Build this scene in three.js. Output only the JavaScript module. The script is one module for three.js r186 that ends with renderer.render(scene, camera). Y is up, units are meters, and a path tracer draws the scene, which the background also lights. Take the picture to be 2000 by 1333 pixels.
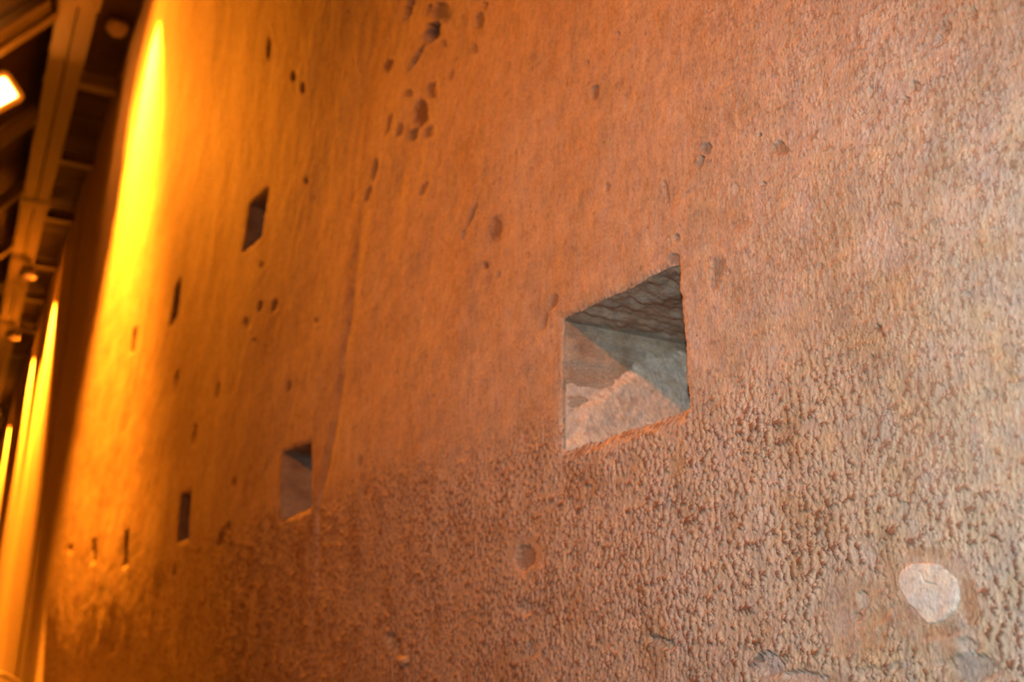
import * as THREE from 'three';
import { RoundedBoxGeometry } from 'three/addons/geometries/RoundedBoxGeometry.js';
import { mergeGeometries } from 'three/addons/utils/BufferGeometryUtils.js';

const scene = new THREE.Scene();
scene.background = new THREE.Color(0x000000);
const renderer = new THREE.WebGLRenderer({ antialias: true });
renderer.toneMapping = THREE.LinearToneMapping;
renderer.toneMappingExposure = 1.0;
renderer.shadowMap.enabled = true;

// ------------------------------------------------------------------ camera
// z runs along the tunnel (camera looks towards -z), the stone wall is the plane x = 1, the eye is the origin, floor at y = -1.6
const FPX = 2015.3;
const rowX = new THREE.Vector3(0.8826906, -0.14425294, -0.4472677);
const rowY = new THREE.Vector3(0.02014508, 0.96246481, -0.27065783);
const rowZ = new THREE.Vector3(0.46952261, 0.22989688, 0.85246463);
const camM = new THREE.Matrix4().set(
  rowX.x, rowX.y, rowX.z, 0, rowY.x, rowY.y, rowY.z, 0, rowZ.x, rowZ.y, rowZ.z, 0, 0, 0, 0, 1);
const camera = new THREE.PerspectiveCamera(2 * Math.atan(666.5 / FPX) * 180 / Math.PI, 2000 / 1333, 0.05, 200);
camera.quaternion.setFromRotationMatrix(camM);
camera.position.set(0, 0, 0);
camera.focus = 1.5;
camera.userData.fStop = 3.4;
scene.add(camera);
function ray(px, py) {
  const v = new THREE.Vector3((px - 1000) / FPX, -(py - 666.5) / FPX, -1);
  return new THREE.Vector3(rowX.dot(v), rowY.dot(v), rowZ.dot(v));
}
const onX = (px, py, x = 1) => { const d = ray(px, py); return d.multiplyScalar(x / d.x); };   // a pixel met with the wall plane
const lightBulge = (z) => 0.030 * Math.exp(-((z + 4.1) ** 2) / 1.1);                                // swell added to the stone so its far slope catches more lamplight
const onWall = (px, py) => { let p = onX(px, py); for (let i = 0; i < 3; i++) p = onX(px, py, 1 - lightBulge(p.z)); return p; };
const onZ = (px, py, z) => { const d = ray(px, py); return d.multiplyScalar(z / d.z); };

// ------------------------------------------------------------------ lights
const SODIUM = new THREE.Color().setRGB(1, 0.235, 0.008);
const WASH = 2100, NEARWASH = 25, FLOOD = 380, CROSS = 47, FLASH = 5.8;
// the flash of the photographer's camera, a few centimetres above the lens
const flash = new THREE.SpotLight(new THREE.Color().setRGB(0.89, 1.0, 0.93), FLASH, 0, 0.66, 1, 2);
flash.name = 'camera_flash';
flash.position.set(-0.01, 0.09, 0.01);
flash.target.position.copy(onX(1500, 760));
flash.castShadow = true;
flash.shadow.radius = 0.6;
scene.add(flash, flash.target);

// ------------------------------------------------------------------ noise
let seed = 20240611;
const rnd = () => { seed = (seed * 1664525 + 1013904223) >>> 0; return seed / 4294967296; };
const PERM = new Uint8Array(512), GX = new Float32Array(256), GY = new Float32Array(256);
{
  const p = Array.from({ length: 256 }, (_, i) => i);
  for (let i = 255; i > 0; i--) { const j = Math.floor(rnd() * (i + 1)); [p[i], p[j]] = [p[j], p[i]]; }
  for (let i = 0; i < 512; i++) PERM[i] = p[i & 255];
  for (let i = 0; i < 256; i++) { const a = rnd() * Math.PI * 2; GX[i] = Math.cos(a); GY[i] = Math.sin(a); }
}
function noise(x, y, px = 256, py = 256) {            // gradient noise about -0.7..0.7, tiles at px, py
  let xi = Math.floor(x), yi = Math.floor(y);
  const fx = x - xi, fy = y - yi;
  const x0 = ((xi % px) + px) % px, x1 = (x0 + 1) % px, y0 = ((yi % py) + py) % py, y1 = (y0 + 1) % py;
  const u = fx * fx * fx * (fx * (fx * 6 - 15) + 10), v = fy * fy * fy * (fy * (fy * 6 - 15) + 10);
  const a = PERM[PERM[x0 & 255] + (y0 & 255)], b = PERM[PERM[x1 & 255] + (y0 & 255)], c = PERM[PERM[x0 & 255] + (y1 & 255)], d = PERM[PERM[x1 & 255] + (y1 & 255)];
  const n00 = GX[a] * fx + GY[a] * fy, n10 = GX[b] * (fx - 1) + GY[b] * fy, n01 = GX[c] * fx + GY[c] * (fy - 1), n11 = GX[d] * (fx - 1) + GY[d] * (fy - 1);
  const l = n00 + (n10 - n00) * u;
  return l + (n01 + (n11 - n01) * u - l) * v;
}
const fbm = (x, y, o = 4) => { let s = 0, a = 1; for (let i = 0; i < o; i++) { s += a * noise(x + i * 17.3, y + i * 9.1); x *= 2.03; y *= 2.03; a *= 0.5; } return s; };
const sst = (a, b, x) => { const t = Math.min(1, Math.max(0, (x - a) / (b - a))); return t * t * (3 - 2 * t); };
const lerp = (a, b, t) => a + (b - a) * t;

// ------------------------------------------------------------------ textures and materials
function speckle(size, fn, srgb) {
  const data = new Uint8Array(size * size * 4);
  for (let y = 0; y < size; y++) for (let x = 0; x < size; x++) {
    const c = fn(x / size, y / size), i = (y * size + x) * 4;
    data[i] = c[0]; data[i + 1] = c[1]; data[i + 2] = c[2]; data[i + 3] = 255;
  }
  const t = new THREE.DataTexture(data, size, size);
  t.wrapS = t.wrapT = THREE.RepeatWrapping; t.magFilter = THREE.LinearFilter; t.minFilter = THREE.LinearMipmapLinearFilter; t.generateMipmaps = true;
  if (srgb) t.colorSpace = THREE.SRGBColorSpace;
  t.needsUpdate = true;
  return t;
}
const stoneColor = speckle(1024, (u, v) => {
  const a = noise(u * 160, v * 80, 160, 80), b = noise(u * 40, v * 24, 40, 24), c = noise(u * 90 + 3, v * 60, 90, 60), w = noise(u * 24, v * 20, 24, 20);
  const g = 226 + a * 30 + b * 18 - Math.max(0, c - 0.38) * 210;
  return [g + w * 10, g, g - w * 14 - b * 8].map((k) => Math.max(0, Math.min(255, k)));
}, true);
const stoneBump = speckle(1024, (u, v) => {
  const a = noise(u * 120, v * 90, 120, 90), b = noise(u * 60, v * 44, 60, 44), c = noise(u * 250, v * 230, 250, 230), d = noise(u * 180 + 4, v * 150, 180, 150);
  const g = 130 + a * 60 + b * 40 + c * 60 + d * 60;
  return [g, g, g].map((k) => Math.max(0, Math.min(255, k)));
});
const TILE = 0.6;
const stone = new THREE.MeshStandardMaterial({ color: 0xffffff, vertexColors: true, map: stoneColor, bumpMap: stoneBump, bumpScale: 0.0016, roughness: 0.82 });
const mortar = new THREE.MeshStandardMaterial({ color: 0xffffff, vertexColors: true, map: stoneColor, bumpMap: stoneBump, bumpScale: 0.0008, roughness: 0.9 });
const rock = new THREE.MeshStandardMaterial({ color: new THREE.Color().setRGB(0.50, 0.42, 0.34), map: stoneColor, bumpMap: stoneBump, bumpScale: 0.003, roughness: 0.9 });
const woodGrain = speckle(512, (u, v) => {
  const w = noise(u * 14, v * 200, 14, 200), k = noise(u * 5, v * 40, 5, 40), g = 200 + w * 60 + k * 50;
  return [g, g * 0.97, g * 0.93].map((q) => Math.max(0, Math.min(255, q)));
}, true);
const darkenedBoards = new THREE.MeshStandardMaterial({ color: new THREE.Color().setRGB(0.055, 0.038, 0.026), map: woodGrain, roughness: 0.75 });  // added boarding, coloured dark to keep the roof unlit and cut bounce
const darkenedFloor = new THREE.MeshStandardMaterial({ color: new THREE.Color().setRGB(0.10, 0.105, 0.11), bumpMap: stoneBump, bumpScale: 0.002, roughness: 0.7 });  // floor colour held dark so lamp light does not bounce back up
const steel = new THREE.MeshStandardMaterial({ color: new THREE.Color().setRGB(0.17, 0.155, 0.135), bumpMap: stoneBump, bumpScale: 0.0006, roughness: 0.6, metalness: 0.15 });
const darkSteel = new THREE.MeshStandardMaterial({ color: new THREE.Color().setRGB(0.14, 0.12, 0.10), roughness: 0.55, metalness: 0.3 });
const reflector = new THREE.MeshStandardMaterial({ color: new THREE.Color().setRGB(0.6, 0.57, 0.52), roughness: 0.6 });
const railMetal = new THREE.MeshStandardMaterial({ color: new THREE.Color().setRGB(0.6, 0.57, 0.52), roughness: 0.35, metalness: 0.8 });
const lensGlow = new THREE.MeshStandardMaterial({ color: 0x222222, emissive: new THREE.Color().setRGB(1, 0.28, 0.03), emissiveIntensity: 150, roughness: 0.4 });
const hoodGlow = new THREE.MeshStandardMaterial({ color: 0x222222, emissive: new THREE.Color().setRGB(1, 0.5, 0.12), emissiveIntensity: 8, roughness: 0.4 });

function mesh(name, g, m, parent = scene) {
  const o = new THREE.Mesh(g, m); o.name = name; o.castShadow = o.receiveShadow = true; parent.add(o); return o;
}
function group(name, label, category, grp) {
  const o = new THREE.Group(); o.name = name; o.userData = { label, category }; if (grp) o.userData.group = grp; scene.add(o); return o;
}
function struct(o, label, category) { o.userData.kind = 'structure'; if (label) o.userData.label = label; if (category) o.userData.category = category; return o; }
function box(w, h, d, x, y, z) { const g = new THREE.BoxGeometry(w, h, d); g.translate(x, y, z); return g; }
function metricUV(g, s = TILE) {                        // uv in metres from the main direction of each face
  const p = g.attributes.position, n = g.attributes.normal, uv = new Float32Array(p.count * 2);
  for (let i = 0; i < p.count; i++) {
    const ax = Math.abs(n.getX(i)), ay = Math.abs(n.getY(i)), az = Math.abs(n.getZ(i));
    const [a, b] = ax > ay && ax > az ? [p.getZ(i), p.getY(i)] : ay > az ? [p.getX(i), p.getZ(i)] : [p.getX(i), p.getY(i)];
    uv[2 * i] = a / s; uv[2 * i + 1] = b / s;
  }
  g.setAttribute('uv', new THREE.BufferAttribute(uv, 2));
  return g;
}

// ------------------------------------------------------------------ the stone wall: sockets, hollows, relief
// sockets cut into the stone; corners read from the photograph on the wall plane: far top, near top, near bottom, far bottom
const socketPx = [
  [[1095, 622], [1325, 512], [1330, 795], [1086, 878]],
  [[550, 882], [608, 863], [606, 988], [544, 1014]],
  [[353, 966], [374, 958], [367, 1052], [344, 1057]],
  [[244, 1040], [254, 1037], [248, 1102], [239, 1106]],
  [[181, 1056], [188, 1053], [185, 1095], [178, 1098]],
  [[486, 396], [522, 360], [509, 458], [473, 490]],
  [[341, 562], [356, 538], [347, 612], [332, 636]],
  [[260, 646], [269, 639], [262, 684], [256, 688]],
];
const sockets = socketPx.map((q, i) => {
  const c = q.map(([x, y]) => { const w = onWall(x, y); return [w.z, w.y]; });
  return { c, depth: i === 0 ? 0.36 : 0.30, rough: i === 0 ? 0.007 : 0.010, z0: Math.min(...c.map((k) => k[0])) - 0.08, z1: Math.max(...c.map((k) => k[0])) + 0.08, y0: Math.min(...c.map((k) => k[1])) - 0.08, y1: Math.max(...c.map((k) => k[1])) + 0.08 };
});
function socketDist(s, z, y, out) {                    // signed distance, negative inside; out[0] = nearest edge
  let best = -1e9, e = 0;
  for (let i = 0; i < 4; i++) {
    const a = s.c[i], b = s.c[(i + 1) % 4], ez = b[0] - a[0], ey = b[1] - a[1], l = Math.hypot(ez, ey);
    const d = ((z - a[0]) * -ey + (y - a[1]) * ez) / l;    // outward for corners listed clockwise as seen from the tunnel
    if (d > best) { best = d; e = i; }
  }
  if (out) out[0] = e;
  return best + s.rough * (0.8 * noise(z * 31 + 5, y * 31) + 0.55 * noise(z * 90, y * 90 + 9));
}
// hollows, chips and stains with an outline of their own: [px, py, half width, half height, turn in degrees, depth in mm, tint or 0, tint strength, edge softness]
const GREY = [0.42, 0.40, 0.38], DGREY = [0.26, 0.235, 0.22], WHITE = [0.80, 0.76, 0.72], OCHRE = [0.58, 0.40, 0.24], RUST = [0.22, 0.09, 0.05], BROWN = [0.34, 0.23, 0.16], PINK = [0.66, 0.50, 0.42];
const hollowSpec = [
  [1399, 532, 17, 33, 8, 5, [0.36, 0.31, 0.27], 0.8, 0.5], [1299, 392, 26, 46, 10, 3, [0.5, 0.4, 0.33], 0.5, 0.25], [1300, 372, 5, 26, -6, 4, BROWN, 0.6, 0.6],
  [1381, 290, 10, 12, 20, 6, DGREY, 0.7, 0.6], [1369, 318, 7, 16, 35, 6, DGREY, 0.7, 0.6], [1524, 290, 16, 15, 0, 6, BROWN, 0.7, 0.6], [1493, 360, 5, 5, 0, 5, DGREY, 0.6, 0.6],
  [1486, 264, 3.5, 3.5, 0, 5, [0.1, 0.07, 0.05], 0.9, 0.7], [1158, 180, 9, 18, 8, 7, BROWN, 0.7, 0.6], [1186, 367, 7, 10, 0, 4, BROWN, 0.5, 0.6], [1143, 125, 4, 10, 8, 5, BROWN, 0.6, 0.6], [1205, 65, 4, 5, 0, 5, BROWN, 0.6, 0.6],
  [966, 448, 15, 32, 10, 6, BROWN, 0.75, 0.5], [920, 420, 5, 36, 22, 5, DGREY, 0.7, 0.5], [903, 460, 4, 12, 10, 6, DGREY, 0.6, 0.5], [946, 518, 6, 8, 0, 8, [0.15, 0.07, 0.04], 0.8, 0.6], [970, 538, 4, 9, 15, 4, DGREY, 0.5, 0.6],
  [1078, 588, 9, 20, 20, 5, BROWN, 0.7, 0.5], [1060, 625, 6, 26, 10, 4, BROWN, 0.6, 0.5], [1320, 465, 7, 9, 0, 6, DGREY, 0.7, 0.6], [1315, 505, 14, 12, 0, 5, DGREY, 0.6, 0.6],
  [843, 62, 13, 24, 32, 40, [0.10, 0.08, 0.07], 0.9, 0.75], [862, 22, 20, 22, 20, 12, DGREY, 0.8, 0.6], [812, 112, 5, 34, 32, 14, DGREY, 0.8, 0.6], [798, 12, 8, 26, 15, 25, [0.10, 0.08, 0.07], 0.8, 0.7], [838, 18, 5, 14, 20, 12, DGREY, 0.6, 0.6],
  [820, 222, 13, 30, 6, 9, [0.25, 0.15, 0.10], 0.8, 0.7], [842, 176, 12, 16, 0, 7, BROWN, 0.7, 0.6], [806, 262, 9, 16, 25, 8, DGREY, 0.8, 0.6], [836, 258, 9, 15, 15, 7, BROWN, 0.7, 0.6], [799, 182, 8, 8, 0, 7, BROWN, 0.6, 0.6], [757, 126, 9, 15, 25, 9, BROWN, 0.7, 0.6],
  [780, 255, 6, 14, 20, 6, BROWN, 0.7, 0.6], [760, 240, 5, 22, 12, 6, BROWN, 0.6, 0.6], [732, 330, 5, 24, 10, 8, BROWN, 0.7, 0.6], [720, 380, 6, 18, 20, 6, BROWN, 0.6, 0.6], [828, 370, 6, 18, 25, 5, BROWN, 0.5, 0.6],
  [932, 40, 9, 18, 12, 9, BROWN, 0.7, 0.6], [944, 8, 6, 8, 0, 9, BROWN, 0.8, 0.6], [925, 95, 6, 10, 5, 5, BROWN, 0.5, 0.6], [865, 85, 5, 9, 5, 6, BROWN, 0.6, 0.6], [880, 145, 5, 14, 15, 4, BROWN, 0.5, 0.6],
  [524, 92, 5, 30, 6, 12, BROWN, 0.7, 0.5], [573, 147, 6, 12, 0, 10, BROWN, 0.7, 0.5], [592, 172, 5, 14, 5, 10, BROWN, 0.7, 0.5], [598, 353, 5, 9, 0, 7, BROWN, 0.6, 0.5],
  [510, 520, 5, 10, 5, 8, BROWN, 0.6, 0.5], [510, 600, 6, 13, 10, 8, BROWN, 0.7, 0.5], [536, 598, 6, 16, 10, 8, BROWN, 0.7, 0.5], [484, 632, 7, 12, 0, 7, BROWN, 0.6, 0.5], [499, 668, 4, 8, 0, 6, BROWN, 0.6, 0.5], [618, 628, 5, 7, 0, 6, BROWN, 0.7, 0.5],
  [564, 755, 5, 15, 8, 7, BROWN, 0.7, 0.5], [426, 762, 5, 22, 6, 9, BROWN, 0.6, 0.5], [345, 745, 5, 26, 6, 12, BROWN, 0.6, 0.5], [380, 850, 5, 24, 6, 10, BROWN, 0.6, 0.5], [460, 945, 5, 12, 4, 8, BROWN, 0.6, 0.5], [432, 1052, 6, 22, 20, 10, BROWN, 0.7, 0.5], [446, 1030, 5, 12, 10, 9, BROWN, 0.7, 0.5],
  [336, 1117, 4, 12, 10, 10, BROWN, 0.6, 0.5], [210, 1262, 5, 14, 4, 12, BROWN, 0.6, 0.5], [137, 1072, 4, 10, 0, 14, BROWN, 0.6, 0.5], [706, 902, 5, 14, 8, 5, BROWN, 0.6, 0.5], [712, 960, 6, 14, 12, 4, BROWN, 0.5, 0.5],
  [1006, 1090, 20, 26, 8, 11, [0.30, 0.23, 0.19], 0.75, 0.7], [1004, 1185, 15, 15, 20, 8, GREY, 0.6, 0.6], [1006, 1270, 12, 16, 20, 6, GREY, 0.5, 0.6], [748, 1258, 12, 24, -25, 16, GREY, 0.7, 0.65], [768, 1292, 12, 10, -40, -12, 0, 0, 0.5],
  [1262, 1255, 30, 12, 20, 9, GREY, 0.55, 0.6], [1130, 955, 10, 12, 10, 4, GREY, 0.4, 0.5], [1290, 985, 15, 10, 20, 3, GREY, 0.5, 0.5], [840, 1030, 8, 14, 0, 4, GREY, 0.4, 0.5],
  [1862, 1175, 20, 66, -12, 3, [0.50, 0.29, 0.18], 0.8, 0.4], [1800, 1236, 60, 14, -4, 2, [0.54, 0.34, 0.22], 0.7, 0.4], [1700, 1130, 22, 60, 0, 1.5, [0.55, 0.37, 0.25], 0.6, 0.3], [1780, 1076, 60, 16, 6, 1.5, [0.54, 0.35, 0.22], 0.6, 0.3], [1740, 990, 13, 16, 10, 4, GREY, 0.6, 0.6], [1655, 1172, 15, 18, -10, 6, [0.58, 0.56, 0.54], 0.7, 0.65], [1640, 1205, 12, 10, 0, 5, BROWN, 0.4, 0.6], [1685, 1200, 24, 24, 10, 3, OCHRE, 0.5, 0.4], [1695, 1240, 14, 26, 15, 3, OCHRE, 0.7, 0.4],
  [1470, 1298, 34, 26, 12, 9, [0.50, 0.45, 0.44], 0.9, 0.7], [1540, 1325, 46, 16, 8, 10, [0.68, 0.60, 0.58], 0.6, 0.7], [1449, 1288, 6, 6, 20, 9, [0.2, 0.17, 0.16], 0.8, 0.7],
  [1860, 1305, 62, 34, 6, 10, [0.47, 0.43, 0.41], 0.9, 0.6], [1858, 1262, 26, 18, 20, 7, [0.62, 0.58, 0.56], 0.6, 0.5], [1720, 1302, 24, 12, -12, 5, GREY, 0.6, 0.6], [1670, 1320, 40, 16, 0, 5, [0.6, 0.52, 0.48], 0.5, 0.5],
  [1708, 640, 7, 9, -15, 5, RUST, 0.85, 0.6], [1714, 652, 4, 6, -10, 4, RUST, 0.85, 0.6], [1692, 698, 6, 8, 10, 4, RUST, 0.55, 0.5], [1698, 717, 4, 7, -15, 4, RUST, 0.7, 0.5], [1721, 695, 4, 8, 0, 4, RUST, 0.5, 0.5], [1614, 599, 3, 4, 0, 5, DGREY, 0.8, 0.6],
  [1780, 468, 12, 3, 15, 3, BROWN, 0.5, 0.5], [1885, 576, 6, 8, 0, 4, GREY, 0.6, 0.5], [1870, 520, 8, 12, 0, 3, GREY, 0.5, 0.5], [1910, 770, 26, 16, 0, 4, GREY, 0.45, 0.3], [1960, 735, 18, 12, 20, 4, OCHRE, 0.6, 0.4],
  [1850, 55, 14, 18, 10, 5, BROWN, 0.55, 0.4], [1840, 80, 12, 12, 0, 5, GREY, 0.5, 0.5], [1905, 30, 12, 14, 0, 5, BROWN, 0.5, 0.4], [1790, 170, 13, 13, 0, 6, BROWN, 0.6, 0.5], [1772, 198, 12, 9, 0, 5, BROWN, 0.6, 0.5], [1705, 182, 5, 12, 10, 5, GREY, 0.6, 0.5], [1600, 520, 6, 9, 0, 3, BROWN, 0.5, 0.5],
  [1410, 425, 60, 36, 0, 0.5, OCHRE, 0.5, 0.2], [1440, 440, 36, 16, -18, 2, BROWN, 0.35, 0.25], [1750, 560, 60, 70, 10, 0, OCHRE, 0.3, 0.2], [1920, 690, 60, 120, 0, 0, OCHRE, 0.35, 0.2], [1640, 400, 90, 60, 0, 0, [0.5, 0.42, 0.33], 0.35, 0.2],
  [1720, 480, 70, 70, 10, 0, [0.72, 0.60, 0.56], 0.5, 0.2], [1560, 420, 40, 60, 10, 0, [0.72, 0.62, 0.58], 0.5, 0.2], [1975, 40, 25, 40, 0, 0, [0.74, 0.64, 0.58], 0.5, 0.3], [1940, 480, 50, 36, 0, 0, OCHRE, 0.5, 0.2],
];
const hollows = hollowSpec.map(([px, py, rx, ry, deg, mm, tint, k, edge]) => {
  const t = deg * Math.PI / 180, c = onWall(px, py), a = onWall(px + rx * Math.cos(t), py + rx * Math.sin(t)), b = onWall(px + ry * Math.sin(t), py - ry * Math.cos(t));
  const az = a.z - c.z, ay = a.y - c.y, bz = b.z - c.z, by = b.y - c.y, det = az * by - ay * bz, rz = Math.hypot(az, bz) * 1.5, rr = Math.hypot(ay, by) * 1.5;
  return { z: c.z, y: c.y, az, ay, bz, by, det, rz, ry: rr, d: mm * 0.8 / 1000, tint, k, edge };
});
function hollowAt(h, z, y, zq) {                        // 0..1 inside a hollow
  const dz = z - h.z, dy = y - h.y;
  const u = (dz * h.by - dy * h.bz) / h.det, v = (dy * h.az - dz * h.ay) / h.det;
  const r = Math.hypot(u, v) + zq;
  return 1 - sst(h.edge, 1.08, r);
}
// areas where the pecking is worn smooth (around the plaster patch and the broken corner below it)
const smoothSpots = [[1795, 1165, 115, 130], [1640, 1200, 90, 110], [1850, 1290, 90, 70], [1540, 1330, 120, 36], [1010, 1090, 40, 50]].map(([px, py, rx, ry]) => {
  const c = onX(px, py), a = onX(px + rx, py), b = onX(px, py - ry); return { z: c.z, y: c.y, rz: Math.abs(a.z - c.z) + Math.abs(b.z - c.z) * 0.2, ry: Math.abs(b.y - c.y) };
});
// a long shallow seam running down the stone
const seam = [[760, 100], [735, 250], [718, 350], [700, 480], [690, 600], [662, 800], [640, 900], [618, 980], [609, 1100], [600, 1250], [596, 1330]].map(([x, y]) => onWall(x, y)).sort((a, b) => a.y - b.y);
function seamZ(y) {
  if (y <= seam[0].y) return seam[0].z;
  for (let i = 1; i < seam.length; i++) if (y <= seam[i].y) return lerp(seam[i - 1].z, seam[i].z, (y - seam[i - 1].y) / (seam[i].y - seam[i - 1].y));
  return seam[seam.length - 1].z;
}
const crackTop = onX(618, 950).y, crackBottom = onX(606, 1160).y;

const edgeOut = [0], state = [0, 0, 0];
// height of the stone surface over the plane x = 1, towards the tunnel; list = hollows near this column
function relief(z, y, list, fine = 1) {
  let rough = sst(0.46, 0.30, y + 0.07 * fbm(z * 1.7, y * 3 + 4, 3));      // pecked below, dressed smooth above
  rough *= lerp(1, 0.4, sst(-1.08, -0.82, z + 0.06 * noise(z * 6, y * 6)) * sst(0.08, 0.22, y));
  rough = Math.max(rough, 0.35 * sst(-1.5, -0.9, z));
  for (const s of smoothSpots) { const q = Math.hypot((z - s.z) / s.rz, (y - s.y) / s.ry) + 0.25 * noise(z * 30, y * 30); rough *= lerp(0.12, 1, sst(0.6, 1.0, q)); }
  let h = lightBulge(z) + 0.012 * fbm(z * 0.8 + 3, y * 0.9, 3) + 0.004 * fbm(z * 4, y * 3.2 + 8, 3) + 0.0018 * fbm(z * 17, y * 11, 3);
  { const u = Math.max(0, 0.62 - y); h -= 0.055 * Math.min(u, 1.2) * u; }                                       // the lower part leans in a little
  h -= 0.006 * sst(0.60, 0.28, y + 0.12 * fbm(z * 2.1, y * 2 + 3.3, 3)) * sst(-4, -1.5, z);
  // vertical tooth-chisel strokes above; below, hard pecking with a red-brown crust left standing on the high spots
  const lump = noise(z * 112, y * 66 + 2) + 0.7 * noise(z * 215 + 7, y * 145) + fine * 0.6 * noise(z * 400, y * 300 + 5) + 0.28 * noise(z * 10, y * 6.5 + 6);
  const stroke = noise(z * 125 + 3, y * 34) + 0.55 * noise(z * 260, y * 84) + 0.35 * noise(z * 330, y * 240);
  const crust = sst(0.12, 0.32, lump);
  state[0] = rough; state[1] = crust; state[2] = stroke;
  h += fine * lerp(0.0007 * stroke + 0.0004 * lump, 0.0019 * lump + 0.0036 * crust + 0.0004 * stroke, rough);
  h -= 0.0025 * sst(0.42, 0.56, noise(z * 40 + 11, y * 26)) * (1 - rough * 0.5);
  const ds = z - seamZ(y);
  h -= 0.006 * Math.exp(-(ds * ds) / 0.0016) * sst(1.6, 1.0, y) ;
  h -= 0.010 * Math.exp(-(ds * ds) / 0.00008) * sst(crackBottom - 0.05, crackBottom, y) * sst(crackTop + 0.05, crackTop, y);
  const wob = 0.38 * noise(z * 38, y * 38 + 3) + 0.3 * noise(z * 95, y * 95) + 0.16 * noise(z * 230, y * 230);
  for (const p of list) if (p.d && Math.abs(z - p.z) < p.rz && Math.abs(y - p.y) < p.ry) h -= p.d * hollowAt(p, z, y, wob);
  for (const s of sockets) if (z > s.z0 && z < s.z1 && y > s.y0 && y < s.y1) {
    const d = Math.max(0, socketDist(s, z, y, edgeOut));
    h -= (edgeOut[0] === 2 ? 0.002 : 0.005) * Math.exp(-d / 0.006);
    if (edgeOut[0] === 2) { const a = s.c[2], b = s.c[3], t = (z - a[0]) / (b[0] - a[0]); h -= 0.013 * sst(0.026, 0, d) * sst(-0.02, 0.08, t) * sst(1.02, 0.92, t); }                   // worn, sloping sill
  }
  return h;
}
const mixTo = (c, t, k) => { c[0] = lerp(c[0], t[0], k); c[1] = lerp(c[1], t[1], k); c[2] = lerp(c[2], t[2], k); };
function stoneTint(z, y, list) {
  const c = [0.63, 0.515, 0.425], [rough, crust, stroke] = state;
  const a = fbm(z * 2.6 + 2, y * 2.3, 4), b = fbm(z * 7 + 9, y * 4, 4), d = noise(z * 60, y * 28 + 4);
  mixTo(c, [0.57, 0.42, 0.29], 0.8 * sst(0.05, 0.5, a));
  mixTo(c, [0.68, 0.60, 0.55], 0.8 * sst(0.08, 0.5, -a + 0.3 * b));
  mixTo(c, [0.50, 0.455, 0.40], 0.6 * sst(0.15, 0.55, b));
  mixTo(c, [0.46, 0.32, 0.21], 0.5 * sst(0.25, 0.55, d + 0.3 * b));
  mixTo(c, [0.70, 0.63, 0.58], 0.55 * sst(0.1, 0.7, stroke) * (1 - rough));  // pale streaks: grooves shaded from the amber lamps, put into the colour
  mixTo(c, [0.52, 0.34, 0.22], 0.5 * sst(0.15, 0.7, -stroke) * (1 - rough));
  mixTo(c, [0.67, 0.585, 0.50], 0.5 * rough);
  mixTo(c, [0.50, 0.34, 0.20], 0.6 * rough * sst(0.1, 0.45, fbm(z * 8 + 5, y * 6 + 1, 3)));
  mixTo(c, [0.235, 0.10, 0.052], (0.12 + 0.74 * rough) * crust);
  { const m = 1 + 0.20 * noise(z * 19, y * 13) + 0.14 * noise(z * 44, y * 25 + 2); c[0] *= m; c[1] *= m; c[2] *= m * (1 - 0.12 * noise(z * 23 + 4, y * 17)); }
  mixTo(c, [0.28, 0.19, 0.14], 0.65 * sst(0.40, 0.56, noise(z * 72 + 5, y * 44)) * (1 - 0.5 * rough));
  mixTo(c, [0.20, 0.10, 0.06], (0.25 + 0.5 * rough) * crust * sst(0.12, 0.42, noise(z * 240 + 2, y * 200)));
  const wob = 0.38 * noise(z * 38, y * 38 + 3) + 0.3 * noise(z * 95, y * 95) + 0.16 * noise(z * 230, y * 230);
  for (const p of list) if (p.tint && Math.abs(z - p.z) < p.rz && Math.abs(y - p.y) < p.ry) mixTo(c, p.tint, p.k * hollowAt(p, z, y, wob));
  return c;
}

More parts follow.
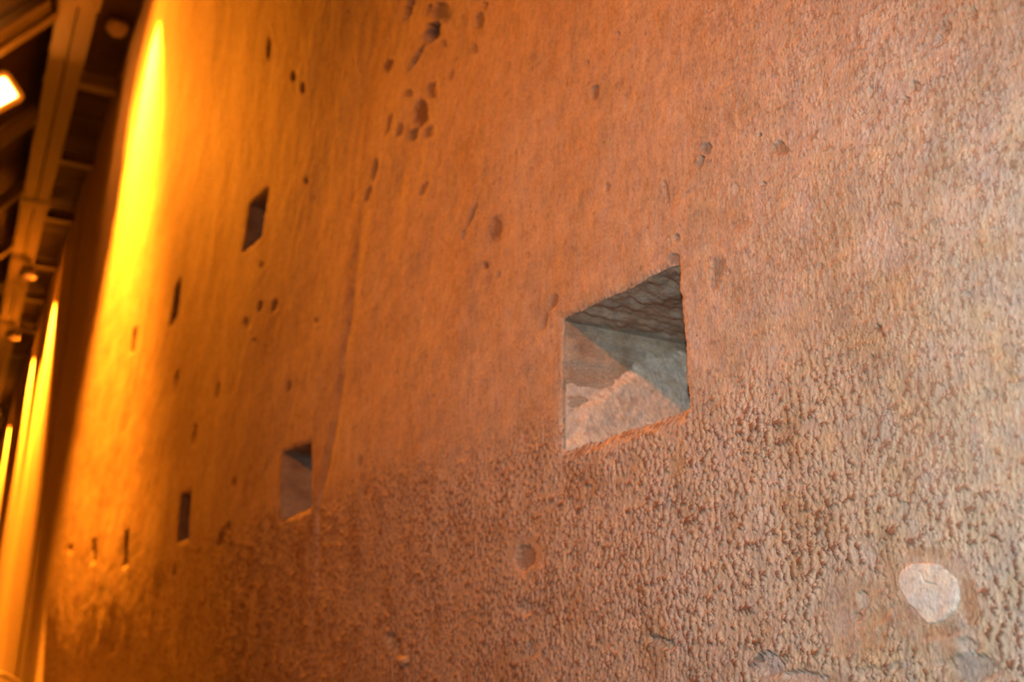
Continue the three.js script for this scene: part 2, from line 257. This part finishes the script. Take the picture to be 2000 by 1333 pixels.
const FLOOR_Y = -1.6, TOP_Y = 7.0, Z_END = -13.2;
const wall = new THREE.Group(); wall.name = 'wall_right'; scene.add(wall);
struct(wall, 'long dressed limestone wall with rows of square sockets', 'wall');
{
  // columns: close together near the eye, wider apart further off
  const zs = [4.5, 3.4, 2.6, 2.0, 1.5, 1.1, 0.8, 0.55, 0.35, 0.2, 0.08, -0.02, -0.1, -0.17, -0.23, -0.28, -0.33, -0.37, -0.41, -0.44, -0.47];
  const N = 1450, A = Math.pow(0.49, -0.7), B = Math.pow(-Z_END, -0.7);
  for (let i = 0; i < N; i++) { const q = lerp(A, B, i / (N - 1)); zs.push(-Math.pow(q, -1 / 0.7)); }
  // rows: a fan of lines running with the tunnel, dense in the band the eye meets
  const rows = [];
  for (let i = 0; i < 26; i++) rows.push([-1, i / 26]);
  const R = 800; for (let i = 0; i <= R; i++) rows.push([0, i / R]);
  for (let i = 1; i <= 30; i++) rows.push([1, i / 30]);
  const nz = zs.length, ny = rows.length, pos = new Float32Array(nz * ny * 3), col = new Float32Array(nz * ny * 3), uv = new Float32Array(nz * ny * 2), inside = new Uint8Array(nz * ny);
  const near = new Int16Array(nz * ny).fill(-1);
  for (let i = 0; i < nz; i++) {
    const z = zs[i], r = Math.max(0.5, -z), lo = Math.max(FLOOR_Y + 0.05, -0.13 * r), hi = Math.min(TOP_Y - 0.1, 1.16 * r + 0.02), list = hollows.filter((p) => Math.abs(z - p.z) < p.rz);
    const fine = lerp(1, 0.12, sst(2.2, 6.5, -z));
    for (let j = 0; j < ny; j++) {
      const [k, t] = rows[j];
      let y = k < 0 ? lerp(FLOOR_Y, lo, t) : k > 0 ? lerp(hi, TOP_Y, t) : lerp(lo, hi, t), zz = z;
      const n = i * ny + j;
      for (let s = 0; s < sockets.length; s++) {
        const q = sockets[s];
        if (zz > q.z0 && zz < q.z1 && y > q.y0 && y < q.y1 && socketDist(q, zz, y) < 0) { inside[n] = 1; near[n] = s; }
      }
      pos[3 * n + 1] = y; pos[3 * n + 2] = zz;
      pos[3 * n] = 1 - relief(zz, y, list, fine);
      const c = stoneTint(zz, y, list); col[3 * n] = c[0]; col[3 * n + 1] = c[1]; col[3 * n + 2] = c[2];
      uv[2 * n] = -zz / TILE; uv[2 * n + 1] = y / TILE;
    }
  }
  const idx = new Uint32Array((nz - 1) * (ny - 1) * 6); let m = 0;
  const rim = new Uint8Array(nz * ny);
  for (let i = 0; i < nz - 1; i++) for (let j = 0; j < ny - 1; j++) {
    const a = i * ny + j, b = a + ny, c = b + 1, d = a + 1;
    if (inside[a] && inside[b] && inside[c] && inside[d]) continue;
    for (const q of [a, b, c, d]) if (inside[q]) rim[q] = 1;
    idx[m++] = a; idx[m++] = d; idx[m++] = b; idx[m++] = b; idx[m++] = d; idx[m++] = c;
  }
  for (let n = 0; n < nz * ny; n++) if (rim[n]) {         // pull the rim of each opening onto its outline
    const s = sockets[near[n]]; let z = pos[3 * n + 2], y = pos[3 * n + 1];
    for (let it = 0; it < 3; it++) {
      const d = socketDist(s, z, y, edgeOut), e = edgeOut[0], a = s.c[e], b = s.c[(e + 1) % 4], l = Math.hypot(b[0] - a[0], b[1] - a[1]);
      z -= d * -(b[1] - a[1]) / l; y -= d * (b[0] - a[0]) / l;
    }
    pos[3 * n] = 1 - relief(z, y, hollows, 1); pos[3 * n + 1] = y; pos[3 * n + 2] = z; uv[2 * n] = -z / TILE; uv[2 * n + 1] = y / TILE;
  }
  const g = new THREE.BufferGeometry();
  g.setAttribute('position', new THREE.BufferAttribute(pos, 3));
  g.setAttribute('color', new THREE.BufferAttribute(col, 3));
  g.setAttribute('uv', new THREE.BufferAttribute(uv, 2));
  g.setIndex(new THREE.BufferAttribute(idx.slice(0, m), 1));
  g.computeVertexNormals();
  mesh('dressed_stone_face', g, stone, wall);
}
// the insides of the sockets
sockets.forEach((s, si) => {
  const E = si === 0 ? 70 : 16, L = si === 0 ? 60 : 12, pos = [], col = [], uv = [], idx = [];
  const cz = s.c.reduce((a, k) => a + k[0], 0) / 4, cy = s.c.reduce((a, k) => a + k[1], 0) / 4, ring = E * 4;
  for (let l = 0; l <= L; l++) for (let k = 0; k < ring; k++) {
    const e = Math.floor(k / E), t = (k % E) / E, a = s.c[e], b = s.c[(e + 1) % 4];
    let z = lerp(a[0], b[0], t), y = lerp(a[1], b[1], t);
    const len = Math.hypot(b[0] - a[0], b[1] - a[1]), oz = -(b[1] - a[1]) / len, oy = (b[0] - a[0]) / len;
    for (let it = 0; it < 2; it++) { const d = socketDist(s, z, y) - 0.002; z -= d * oz; y -= d * oy; }
    const f = l / L, shrink = 1 - 0.10 * f, deep = Math.pow(f, 1.1) * s.depth, w = sst(0, 0.06, f);
    const x0 = 1 - relief(z, y, hollows, 1) + 0.0015;
    let rz = cz + (z - cz) * shrink, ry = cy + (y - cy) * shrink;
    const along = e % 2 === 0 ? z : y;
    let bump = 0.004 * fbm(along * 14 + e * 7, deep * 14, 3);
    if (e === 0) bump += 0.010 * fbm(along * 26 + deep * 16, deep * 9 - along * 8, 4) + 0.004 * Math.abs(noise(along * 60 + deep * 40, deep * 20));      // the roof is left rough
    if (e === 2) bump *= 0.6;
    rz -= w * bump * oz * (si ? 2 : 1); ry -= w * bump * oy * (si ? 2 : 1);
    pos.push(lerp(x0, 1 + s.depth, Math.pow(f, 1.1)), ry, rz);
    const n1 = fbm(along * 12 + e * 3, deep * 12 + 1, 4), n2 = noise(along * 90, deep * 60);
    const c = [0.52, 0.435, 0.36];
    mixTo(c, [0.40, 0.29, 0.22], 0.8 * sst(0.0, 0.4, n1)); mixTo(c, [0.62, 0.55, 0.48], 0.8 * sst(0.05, 0.5, -n1)); mixTo(c, [0.30, 0.20, 0.14], 0.5 * sst(0.3, 0.5, n2));
    col.push(...c); uv.push((e + along) / TILE, deep / TILE);
  }
  for (let l = 0; l < L; l++) for (let k = 0; k < ring; k++) {
    const a = l * ring + k, b = l * ring + (k + 1) % ring, c = a + ring, d = b + ring;
    idx.push(a, c, b, b, c, d);
  }
  const ctr = pos.length / 3; pos.push(1 + s.depth, cy, cz); col.push(0.52, 0.44, 0.37); uv.push(0, 0);
  for (let k = 0; k < ring; k++) idx.push(L * ring + k, ctr, L * ring + (k + 1) % ring);
  const g = new THREE.BufferGeometry();
  g.setAttribute('position', new THREE.Float32BufferAttribute(pos, 3));
  g.setAttribute('color', new THREE.Float32BufferAttribute(col, 3));
  g.setAttribute('uv', new THREE.Float32BufferAttribute(uv, 2));
  g.setIndex(idx); g.computeVertexNormals();
  const o = mesh('socket', g, stone, wall);
  if (si === 0) o.userData.label = 'large square socket with pale mortar on its far side';
  if (si === 0) {                                        // remains of pale mortar on the far side of the socket
    const zf = s.c[0][0], out = [[1240, 706], [1262, 694], [1292, 694], [1330, 688], [1352, 690], [1352, 850], [1290, 872], [1200, 885], [1128, 888], [1118, 868], [1146, 846], [1132, 822], [1148, 792], [1176, 772], [1204, 748], [1216, 742], [1234, 724]].map(([x, y]) => { const q = onZ(x, y, zf); return [q.x, q.y]; });
    const grid = 90, x0 = Math.min(...out.map((k) => k[0])), x1 = Math.max(...out.map((k) => k[0])), y0 = Math.min(...out.map((k) => k[1])), y1 = Math.max(...out.map((k) => k[1]));
    const dist = (x, y) => {                              // signed distance to the outline, negative inside
      let d = 1e9, w = false;
      for (let i = 0, j = out.length - 1; i < out.length; j = i++) {
        const [ax, ay] = out[j], [bx, by] = out[i], t = Math.max(0, Math.min(1, ((x - ax) * (bx - ax) + (y - ay) * (by - ay)) / ((bx - ax) ** 2 + (by - ay) ** 2)));
        d = Math.min(d, Math.hypot(x - ax - t * (bx - ax), y - ay - t * (by - ay)));
        if ((ay > y) !== (by > y) && x < (bx - ax) * (y - ay) / (by - ay) + ax) w = !w;
      }
      return (w ? -d : d) + 0.008 * noise(x * 60, y * 60) + 0.004 * noise(x * 160, y * 160);
    };
    const mp = [], mc = [], mu = [], mi = [];
    for (let i = 0; i <= grid; i++) for (let j = 0; j <= grid; j++) {
      const x = lerp(x0 - 0.01, x1, i / grid), y = lerp(y0 - 0.01, y1 + 0.01, j / grid), d = dist(x, y), f = (x - 1) / s.depth;
      const base = zf + (cz - zf) * 0.10 * f;
      const lift = lerp(-0.010, 0.004 + 0.003 * fbm(x * 40, y * 40, 3) + 0.002 * fbm(x * 120, y * 120, 2), sst(0.012, -0.012, d));
      mp.push(x, y, base + lift);
      const c = [0.80, 0.725, 0.655], n = fbm(x * 30 + 4, y * 30, 3); mixTo(c, [0.62, 0.52, 0.45], sst(0.05, 0.5, n)); mixTo(c, [0.35, 0.28, 0.24], 0.8 * sst(0.42, 0.6, noise(x * 110, y * 110)));
      mc.push(...c); mu.push(x / TILE, y / TILE);
      if (i && j) { const a = (i - 1) * (grid + 1) + j - 1, b = a + 1, c2 = a + grid + 1, e = c2 + 1; mi.push(a, c2, b, b, c2, e); }
    }
    const mg = new THREE.BufferGeometry();
    mg.setAttribute('position', new THREE.Float32BufferAttribute(mp, 3)); mg.setAttribute('color', new THREE.Float32BufferAttribute(mc, 3)); mg.setAttribute('uv', new THREE.Float32BufferAttribute(mu, 2));
    mg.setIndex(mi); mg.computeVertexNormals();
    mesh('mortar_patch', mg, mortar, o).userData.label = 'pale lumpy mortar left inside the large socket';
  }
});
// the white plaster plug low on the wall
{
  const out = [[1726, 1122], [1734, 1108], [1752, 1096], [1768, 1094], [1790, 1095], [1812, 1100], [1830, 1118], [1842, 1128], [1846, 1150], [1845, 1182], [1832, 1202], [1808, 1218], [1786, 1222], [1772, 1212], [1764, 1200], [1754, 1190], [1744, 1178], [1732, 1156], [1724, 1140]].map(([x, y]) => { const q = onX(x, y, 1.0); return [q.z, q.y]; });
  const G = 90, z0 = Math.min(...out.map((k) => k[0])) - 0.008, z1 = Math.max(...out.map((k) => k[0])) + 0.008, y0 = Math.min(...out.map((k) => k[1])) - 0.008, y1 = Math.max(...out.map((k) => k[1])) + 0.008;
  const dist = (x, y) => {
    let d = 1e9, w = false;
    for (let i = 0, j = out.length - 1; i < out.length; j = i++) {
      const [ax, ay] = out[j], [bx, by] = out[i], t = Math.max(0, Math.min(1, ((x - ax) * (bx - ax) + (y - ay) * (by - ay)) / ((bx - ax) ** 2 + (by - ay) ** 2)));
      d = Math.min(d, Math.hypot(x - ax - t * (bx - ax), y - ay - t * (by - ay)));
      if ((ay > y) !== (by > y) && x < (bx - ax) * (y - ay) / (by - ay) + ax) w = !w;
    }
    return (w ? -d : d) + 0.0022 * noise(x * 160, y * 160);
  };
  const crease = [[1772, 1118], [1778, 1136], [1790, 1140], [1802, 1142]].map(([x, y]) => onX(x, y));
  const mp = [], mc = [], mu = [], mi = [];
  for (let i = 0; i <= G; i++) for (let j = 0; j <= G; j++) {
    const z = lerp(z0, z1, i / G), y = lerp(y0, y1, j / G), d = dist(z, y);
    let h = relief(z, y, [], 0.1) + lerp(-0.006, 0.003 + 0.0012 * fbm(z * 50, y * 50, 3) + 0.0007 * noise(z * 260, y * 260), sst(0.001, -0.0035, d));
    let cd = 1e9; for (let k = 1; k < crease.length; k++) { const a = crease[k - 1], b = crease[k], t = Math.max(0, Math.min(1, ((z - a.z) * (b.z - a.z) + (y - a.y) * (b.y - a.y)) / ((b.z - a.z) ** 2 + (b.y - a.y) ** 2))); cd = Math.min(cd, Math.hypot(z - a.z - t * (b.z - a.z), y - a.y - t * (b.y - a.y))); }
    h -= 0.003 * Math.exp(-(cd * cd) / 0.0000012);
    mp.push(1 - h, y, z);
    const c = [0.84, 0.80, 0.765], n = fbm(z * 60 + 4, y * 60, 3); mixTo(c, [0.72, 0.67, 0.64], sst(0.05, 0.5, n)); mixTo(c, [0.36, 0.31, 0.29], 0.75 * sst(0.36, 0.55, noise(z * 230, y * 230)));
    mc.push(...c); mu.push(-z / TILE, y / TILE);
    if (i && j) { const a = (i - 1) * (G + 1) + j - 1, b = a + 1, c2 = a + G + 1, e = c2 + 1; mi.push(a, b, c2, b, e, c2); }
  }
  const mg = new THREE.BufferGeometry();
  mg.setAttribute('position', new THREE.Float32BufferAttribute(mp, 3)); mg.setAttribute('color', new THREE.Float32BufferAttribute(mc, 3)); mg.setAttribute('uv', new THREE.Float32BufferAttribute(mu, 2));
  mg.setIndex(mi); mg.computeVertexNormals();
  mesh('plaster_plug', mg, mortar, wall).userData.label = 'rounded patch of white plaster low on the wall';
}
// the wall goes on as tall blocks, each a little out of line
{
  let z = Z_END + 0.02; const edges = [-16.2, -21.2, -26.0, -30.5, -36.2, -41, -46.2];
  edges.forEach((ze, i) => {
    const g = new RoundedBoxGeometry(0.5, TOP_Y - FLOOR_Y, Math.abs(ze - z) - (i ? 0.16 : 0.02), 3, 0.05);
    g.translate(1.25 - [0, 0.02, 0.05, 0.02, 0.06, 0.03, 0.05][i], (TOP_Y + FLOOR_Y) / 2, (z + ze) / 2 - (i ? 0.06 : 0));
    mesh('stone_block', metricUV(g, 0.9), rock, wall);
    z = ze;
  });
  mesh('wall_core', metricUV(box(0.2, TOP_Y - FLOOR_Y, 52, 1.66, (TOP_Y + FLOOR_Y) / 2, -21), 0.9), rock, wall);
}

// ------------------------------------------------------------------ the tunnel around it
struct(mesh('floor', metricUV(box(4.9, 0.2, 52, -0.75, FLOOR_Y - 0.1, -21), 0.9), darkenedFloor), 'tunnel floor coloured dark to cut bounce light', 'floor');
struct(mesh('wall_left', metricUV(box(0.3, TOP_Y - FLOOR_Y + 0.2, 52, -3.15, (TOP_Y + FLOOR_Y) / 2, -21), 0.9), rock), 'rough far side wall of the tunnel', 'wall');
struct(mesh('wall_back', metricUV(box(4.9, TOP_Y - FLOOR_Y + 0.2, 0.3, -0.75, (TOP_Y + FLOOR_Y) / 2, 5.1), 0.9), rock), 'tunnel wall behind the viewer', 'wall');
struct(mesh('wall_front', metricUV(box(4.9, TOP_Y - FLOOR_Y + 0.2, 0.3, -0.75, (TOP_Y + FLOOR_Y) / 2, -47), 0.9), rock), 'far end wall of the tunnel', 'wall');
{
  const ceil = new THREE.Group(); ceil.name = 'ceiling'; scene.add(ceil); struct(ceil, 'tunnel roof of added boards above the steel beam, coloured dark to look unlit', 'ceiling');
  // added boards, kept dark against bounce light, laid across above the beam on one side and down the slope on the other
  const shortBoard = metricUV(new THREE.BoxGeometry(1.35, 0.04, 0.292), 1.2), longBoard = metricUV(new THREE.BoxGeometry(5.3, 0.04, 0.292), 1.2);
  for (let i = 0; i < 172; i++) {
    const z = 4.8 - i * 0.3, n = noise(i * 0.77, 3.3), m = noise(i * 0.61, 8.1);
    const a = mesh('added_board', shortBoard, darkenedBoards, ceil); a.position.set(0.95, 6.93 + 0.02 * n, z); a.rotation.z = 0.012 * m;
    const b = mesh('added_board', longBoard, darkenedBoards, ceil); b.rotation.z = Math.atan(1.24); b.position.set(-1.46 - 0.78 * 0.02 * m, 5.14 + 0.63 * 0.02 * m, z); b.rotation.y = 0.01 * n;
  }
  mesh('roof_shell', box(5.2, 0.2, 52.4, -0.75, 7.2, -21), rock, ceil);
  const kn = new THREE.IcosahedronGeometry(0.13, 4), kp = kn.attributes.position;
  for (let i = 0; i < kp.count; i++) { const q = 1 + 0.3 * noise(kp.getX(i) * 9, kp.getY(i) * 9 + kp.getZ(i) * 7); kp.setXYZ(i, kp.getX(i) * q, kp.getY(i) * q * 0.7, kp.getZ(i) * q); }
  kn.computeVertexNormals(); kn.translate(0.80, 6.78, -11.75);
  mesh('protruding_stone', kn, rock, ceil);
}

// ------------------------------------------------------------------ steel roof beam, struts, joists
{
  const beam = group('steel_roof_beam', 'long double steel beam running under the tunnel roof beside the wall', 'beam');
  beam.position.set(0.335, 6.5, -20);
  const half = (s) => mergeGeometries([box(0.185, 0.018, 49, s * 0.103, 0.009, 0), box(0.185, 0.018, 49, s * 0.103, 0.371, 0), box(0.014, 0.36, 49, s * 0.018, 0.19, 0)]);
  mesh('channel', half(-1), steel, beam); mesh('channel', half(1), steel, beam);
  for (const z of [-5.2, -10.75, -17.35, -22.2, -28, -34]) {
    const pl = mesh('splice_plate', box(0.43, 0.022, z > -11 ? 0.5 : 0.34, 0, -0.011, z + 20), steel, beam);
    const bolts = [];
    for (const dx of [-0.15, 0.15]) for (const dz of [-0.1, 0.1]) { const c = new THREE.CylinderGeometry(0.016, 0.016, 0.016, 6); c.translate(dx, -0.03, z + 20 + dz); bolts.push(c); }
    for (const b of bolts) mesh('bolt', b, darkSteel, pl);
  }
}
{
  const dir = new THREE.Vector3(-0.628, -0.778, 0), len = 4.3, ang = Math.atan2(0.778, 0.628);
  for (const z of [-11.35, -14.15, -16.9, -19.7, -22.5, -25.3, -28.1]) {
    const st = group('roof_strut', z === -11.35 ? 'sloping steel strut just in front of the glowing flood lamp' : z === -14.15 ? 'sloping steel strut right behind the glowing flood lamp' : 'sloping steel strut deeper in the tunnel than the flood lamp', 'strut', 'sloping struts on the far side of the roof beam');
    st.position.set(0.15, 6.62, z); st.rotation.z = ang;                     // local -x runs down the slope
    const prof = (y, h, d) => box(len, h, d, -len / 2, y, 0);
    mesh('lower_flange', prof(-0.075, 0.016, 0.17), steel, st);
    mesh('upper_flange', prof(0.075, 0.016, 0.17), steel, st);
    mesh('web', prof(0, 0.14, 0.012), steel, st);
  }
  for (const z of [-12.95, -15.5, -18.05, -20.8, -23.2, -25.9, -28.6]) {
    const j = group('roof_joist', 'short steel joist between the roof beam and the stone wall', 'joist', 'short joists between beam and wall');
    j.position.set(0.77, 6.62, z);
    mesh('lower_flange', box(0.46, 0.016, 0.16, 0, -0.08, 0), steel, j); mesh('upper_flange', box(0.46, 0.016, 0.16, 0, 0.08, 0), steel, j); mesh('web', box(0.46, 0.15, 0.012, 0, 0, 0), steel, j);
  }
}

// ------------------------------------------------------------------ lamps
function hoodLamp(z, label, power, cone, blend, tilt) {
  const o = group('hooded_wall_washer', label, 'lamp', 'hooded lamps above the stone wall');
  o.position.set(0.46, 6.36, z);
  const hood = new THREE.LatheGeometry([[0.03, 0.02], [0.10, 0.0], [0.13, -0.06], [0.14, -0.20], [0.132, -0.20], [0.122, -0.06], [0.09, -0.03], [0.001, -0.03]].map(([r, y]) => new THREE.Vector2(r, y)), 40);
  mesh('hood', hood, darkSteel, o);
  mesh('bracket', mergeGeometries([box(0.05, 0.10, 0.05, 0, 0.06, 0), box(0.16, 0.02, 0.08, -0.05, 0.11, 0)]), darkSteel, o);
  mesh('added_bounce_shield', mergeGeometries([box(0.006, 0.44, 0.30, -0.075, -0.31, 0), box(0.05, 0.03, 0.30, -0.055, -0.09, 0)]), darkSteel, o);  // plate added to stop lamp light reaching the floor and bouncing
  const d = new THREE.CylinderGeometry(0.06, 0.06, 0.012, 32); d.translate(0, -0.05, 0);
  mesh('lens', d, hoodGlow, o).userData.label = 'glowing amber lens';
  const L = new THREE.SpotLight(SODIUM, power, 0, cone, blend, 2);
  L.position.set(0, -0.075, 0); L.target.position.set(0.25, -5, tilt); L.castShadow = true; L.shadow.radius = 1.5; L.name = 'wash_light';
  o.add(L, L.target);
}
for (const [z, label] of [[1.0, 'dark hooded lamp over the near end of the stone wall'], [-9.55, 'dark hooded lamp above the broad amber streak on the stone wall'], [-20.3, ''], [-25.2, ''], [-35, ''], [-43, '']])
  hoodLamp(z, label || 'dark hooded lamp under the roof above the distant stone blocks', z > 0 ? NEARWASH : WASH, z < -15 ? 0.74 : 0.68, z < -15 ? 0.5 : 0.75, z < -15 ? 0.2 : -0.2);
function floodLamp(pos, look, roll, w, h, label, power, cone) {
  const o = group('flood_lamp', label, 'lamp');
  o.position.copy(pos);
  const m4 = new THREE.Matrix4().lookAt(look, pos, new THREE.Vector3(0, 1, 0)); o.quaternion.setFromRotationMatrix(m4); o.rotateZ(roll);   // +z looks at the target
  const body = new RoundedBoxGeometry(w + 0.14, h + 0.16, 0.16, 6, 0.06); body.translate(0, 0, -0.10);
  mesh('housing', body, steel, o);
  const rim = new THREE.Shape(), rr = (s, a, b, r) => { s.moveTo(-a + r, -b); s.lineTo(a - r, -b); s.quadraticCurveTo(a, -b, a, -b + r); s.lineTo(a, b - r); s.quadraticCurveTo(a, b, a - r, b); s.lineTo(-a + r, b); s.quadraticCurveTo(-a, b, -a, b - r); s.lineTo(-a, -b + r); s.quadraticCurveTo(-a, -b, -a + r, -b); };
  rr(rim, w / 2 + 0.05, h / 2 + 0.05, 0.06); const hole = new THREE.Path(); rr(hole, w / 2 + 0.03, h / 2 + 0.03, 0.05); rim.holes.push(hole);
  const rg = new THREE.ExtrudeGeometry(rim, { depth: 0.03, bevelEnabled: true, bevelSize: 0.03, bevelThickness: 0.04, bevelSegments: 4 }); rg.translate(0, 0, -0.02);
  mesh('frame', rg, reflector, o);
  const ls = new THREE.Shape(); rr(ls, w / 2, h / 2, 0.04);
  const lg = new THREE.ExtrudeGeometry(ls, { depth: 0.008, bevelEnabled: false }); lg.translate(0, 0, -0.02);
  mesh('lens', lg, lensGlow, o).userData.label = 'glowing white-hot lens';
  mesh('yoke', mergeGeometries([box(0.02, 0.05, 0.30, -w / 2 - 0.085, 0, -0.2), box(0.02, 0.05, 0.30, w / 2 + 0.085, 0, -0.2), box(w + 0.19, 0.05, 0.02, 0, 0, -0.35)]), darkSteel, o);
  const L = new THREE.SpotLight(SODIUM, power, 0, cone, 1, 2);
  L.position.set(0, 0, 0.06); L.target.position.set(0, 0, 4); L.castShadow = true; L.shadow.radius = 5; L.name = 'flood_light'; o.add(L, L.target);
}
floodLamp(new THREE.Vector3(-0.36, 5.98, -12.6), new THREE.Vector3(1.3, 2.3, -2), 0.80, 0.40, 0.24, 'bright amber flood lamp fixed under the sloping struts', FLOOD, 0.62);
floodLamp(new THREE.Vector3(-2.72, 2.7, 0.6), new THREE.Vector3(1, 1.05, -1.85), 0, 0.32, 0.22, 'flood lamp on the rough wall across from the stone sockets', CROSS, 0.37);

// ------------------------------------------------------------------ handrail end low in the distance
{
  const hr = group('tubular_handrail', 'curved end of a pale metal handrail standing along the foot of the wall', 'handrail');
  const p0 = onZ(-6, 1317, -9.5), p1 = onZ(16, 1325, -9.6), p2 = onZ(40, 1343, -9.7);
  hr.position.set(p1.x, FLOOR_Y, p1.z);
  const rel = (v) => v.clone().sub(hr.position);
  const curve = new THREE.CatmullRomCurve3([rel(p0).add(new THREE.Vector3(-0.9, 0.03, -2.4)), rel(p0).add(new THREE.Vector3(-0.16, 0.015, -0.2)), rel(p0), rel(p1), rel(p2), rel(p2).add(new THREE.Vector3(0.06, -0.14, 0)), rel(p2).add(new THREE.Vector3(0.07, -0.3, 0)), new THREE.Vector3(rel(p2).x + 0.07, 0, rel(p2).z)]);
  mesh('rail', new THREE.TubeGeometry(curve, 90, 0.024, 14), railMetal, hr);
  const po = new THREE.CylinderGeometry(0.022, 0.022, 1.16, 16); po.translate(rel(p0).x - 0.9, 0.58, rel(p0).z - 2.4); mesh('post', po, railMetal, hr);
  const fl = new THREE.CylinderGeometry(0.06, 0.06, 0.012, 24); fl.translate(rel(p2).x + 0.07, 0.006, rel(p2).z); mesh('base_plate', fl, railMetal, hr);
}
const taken = {};
for (const o of scene.children) if (o.userData.label && !o.isLight) { const n = taken[o.name] = (taken[o.name] ?? -1) + 1; if (n) o.name += '_' + String(n).padStart(3, '0'); }
renderer.render(scene, camera);
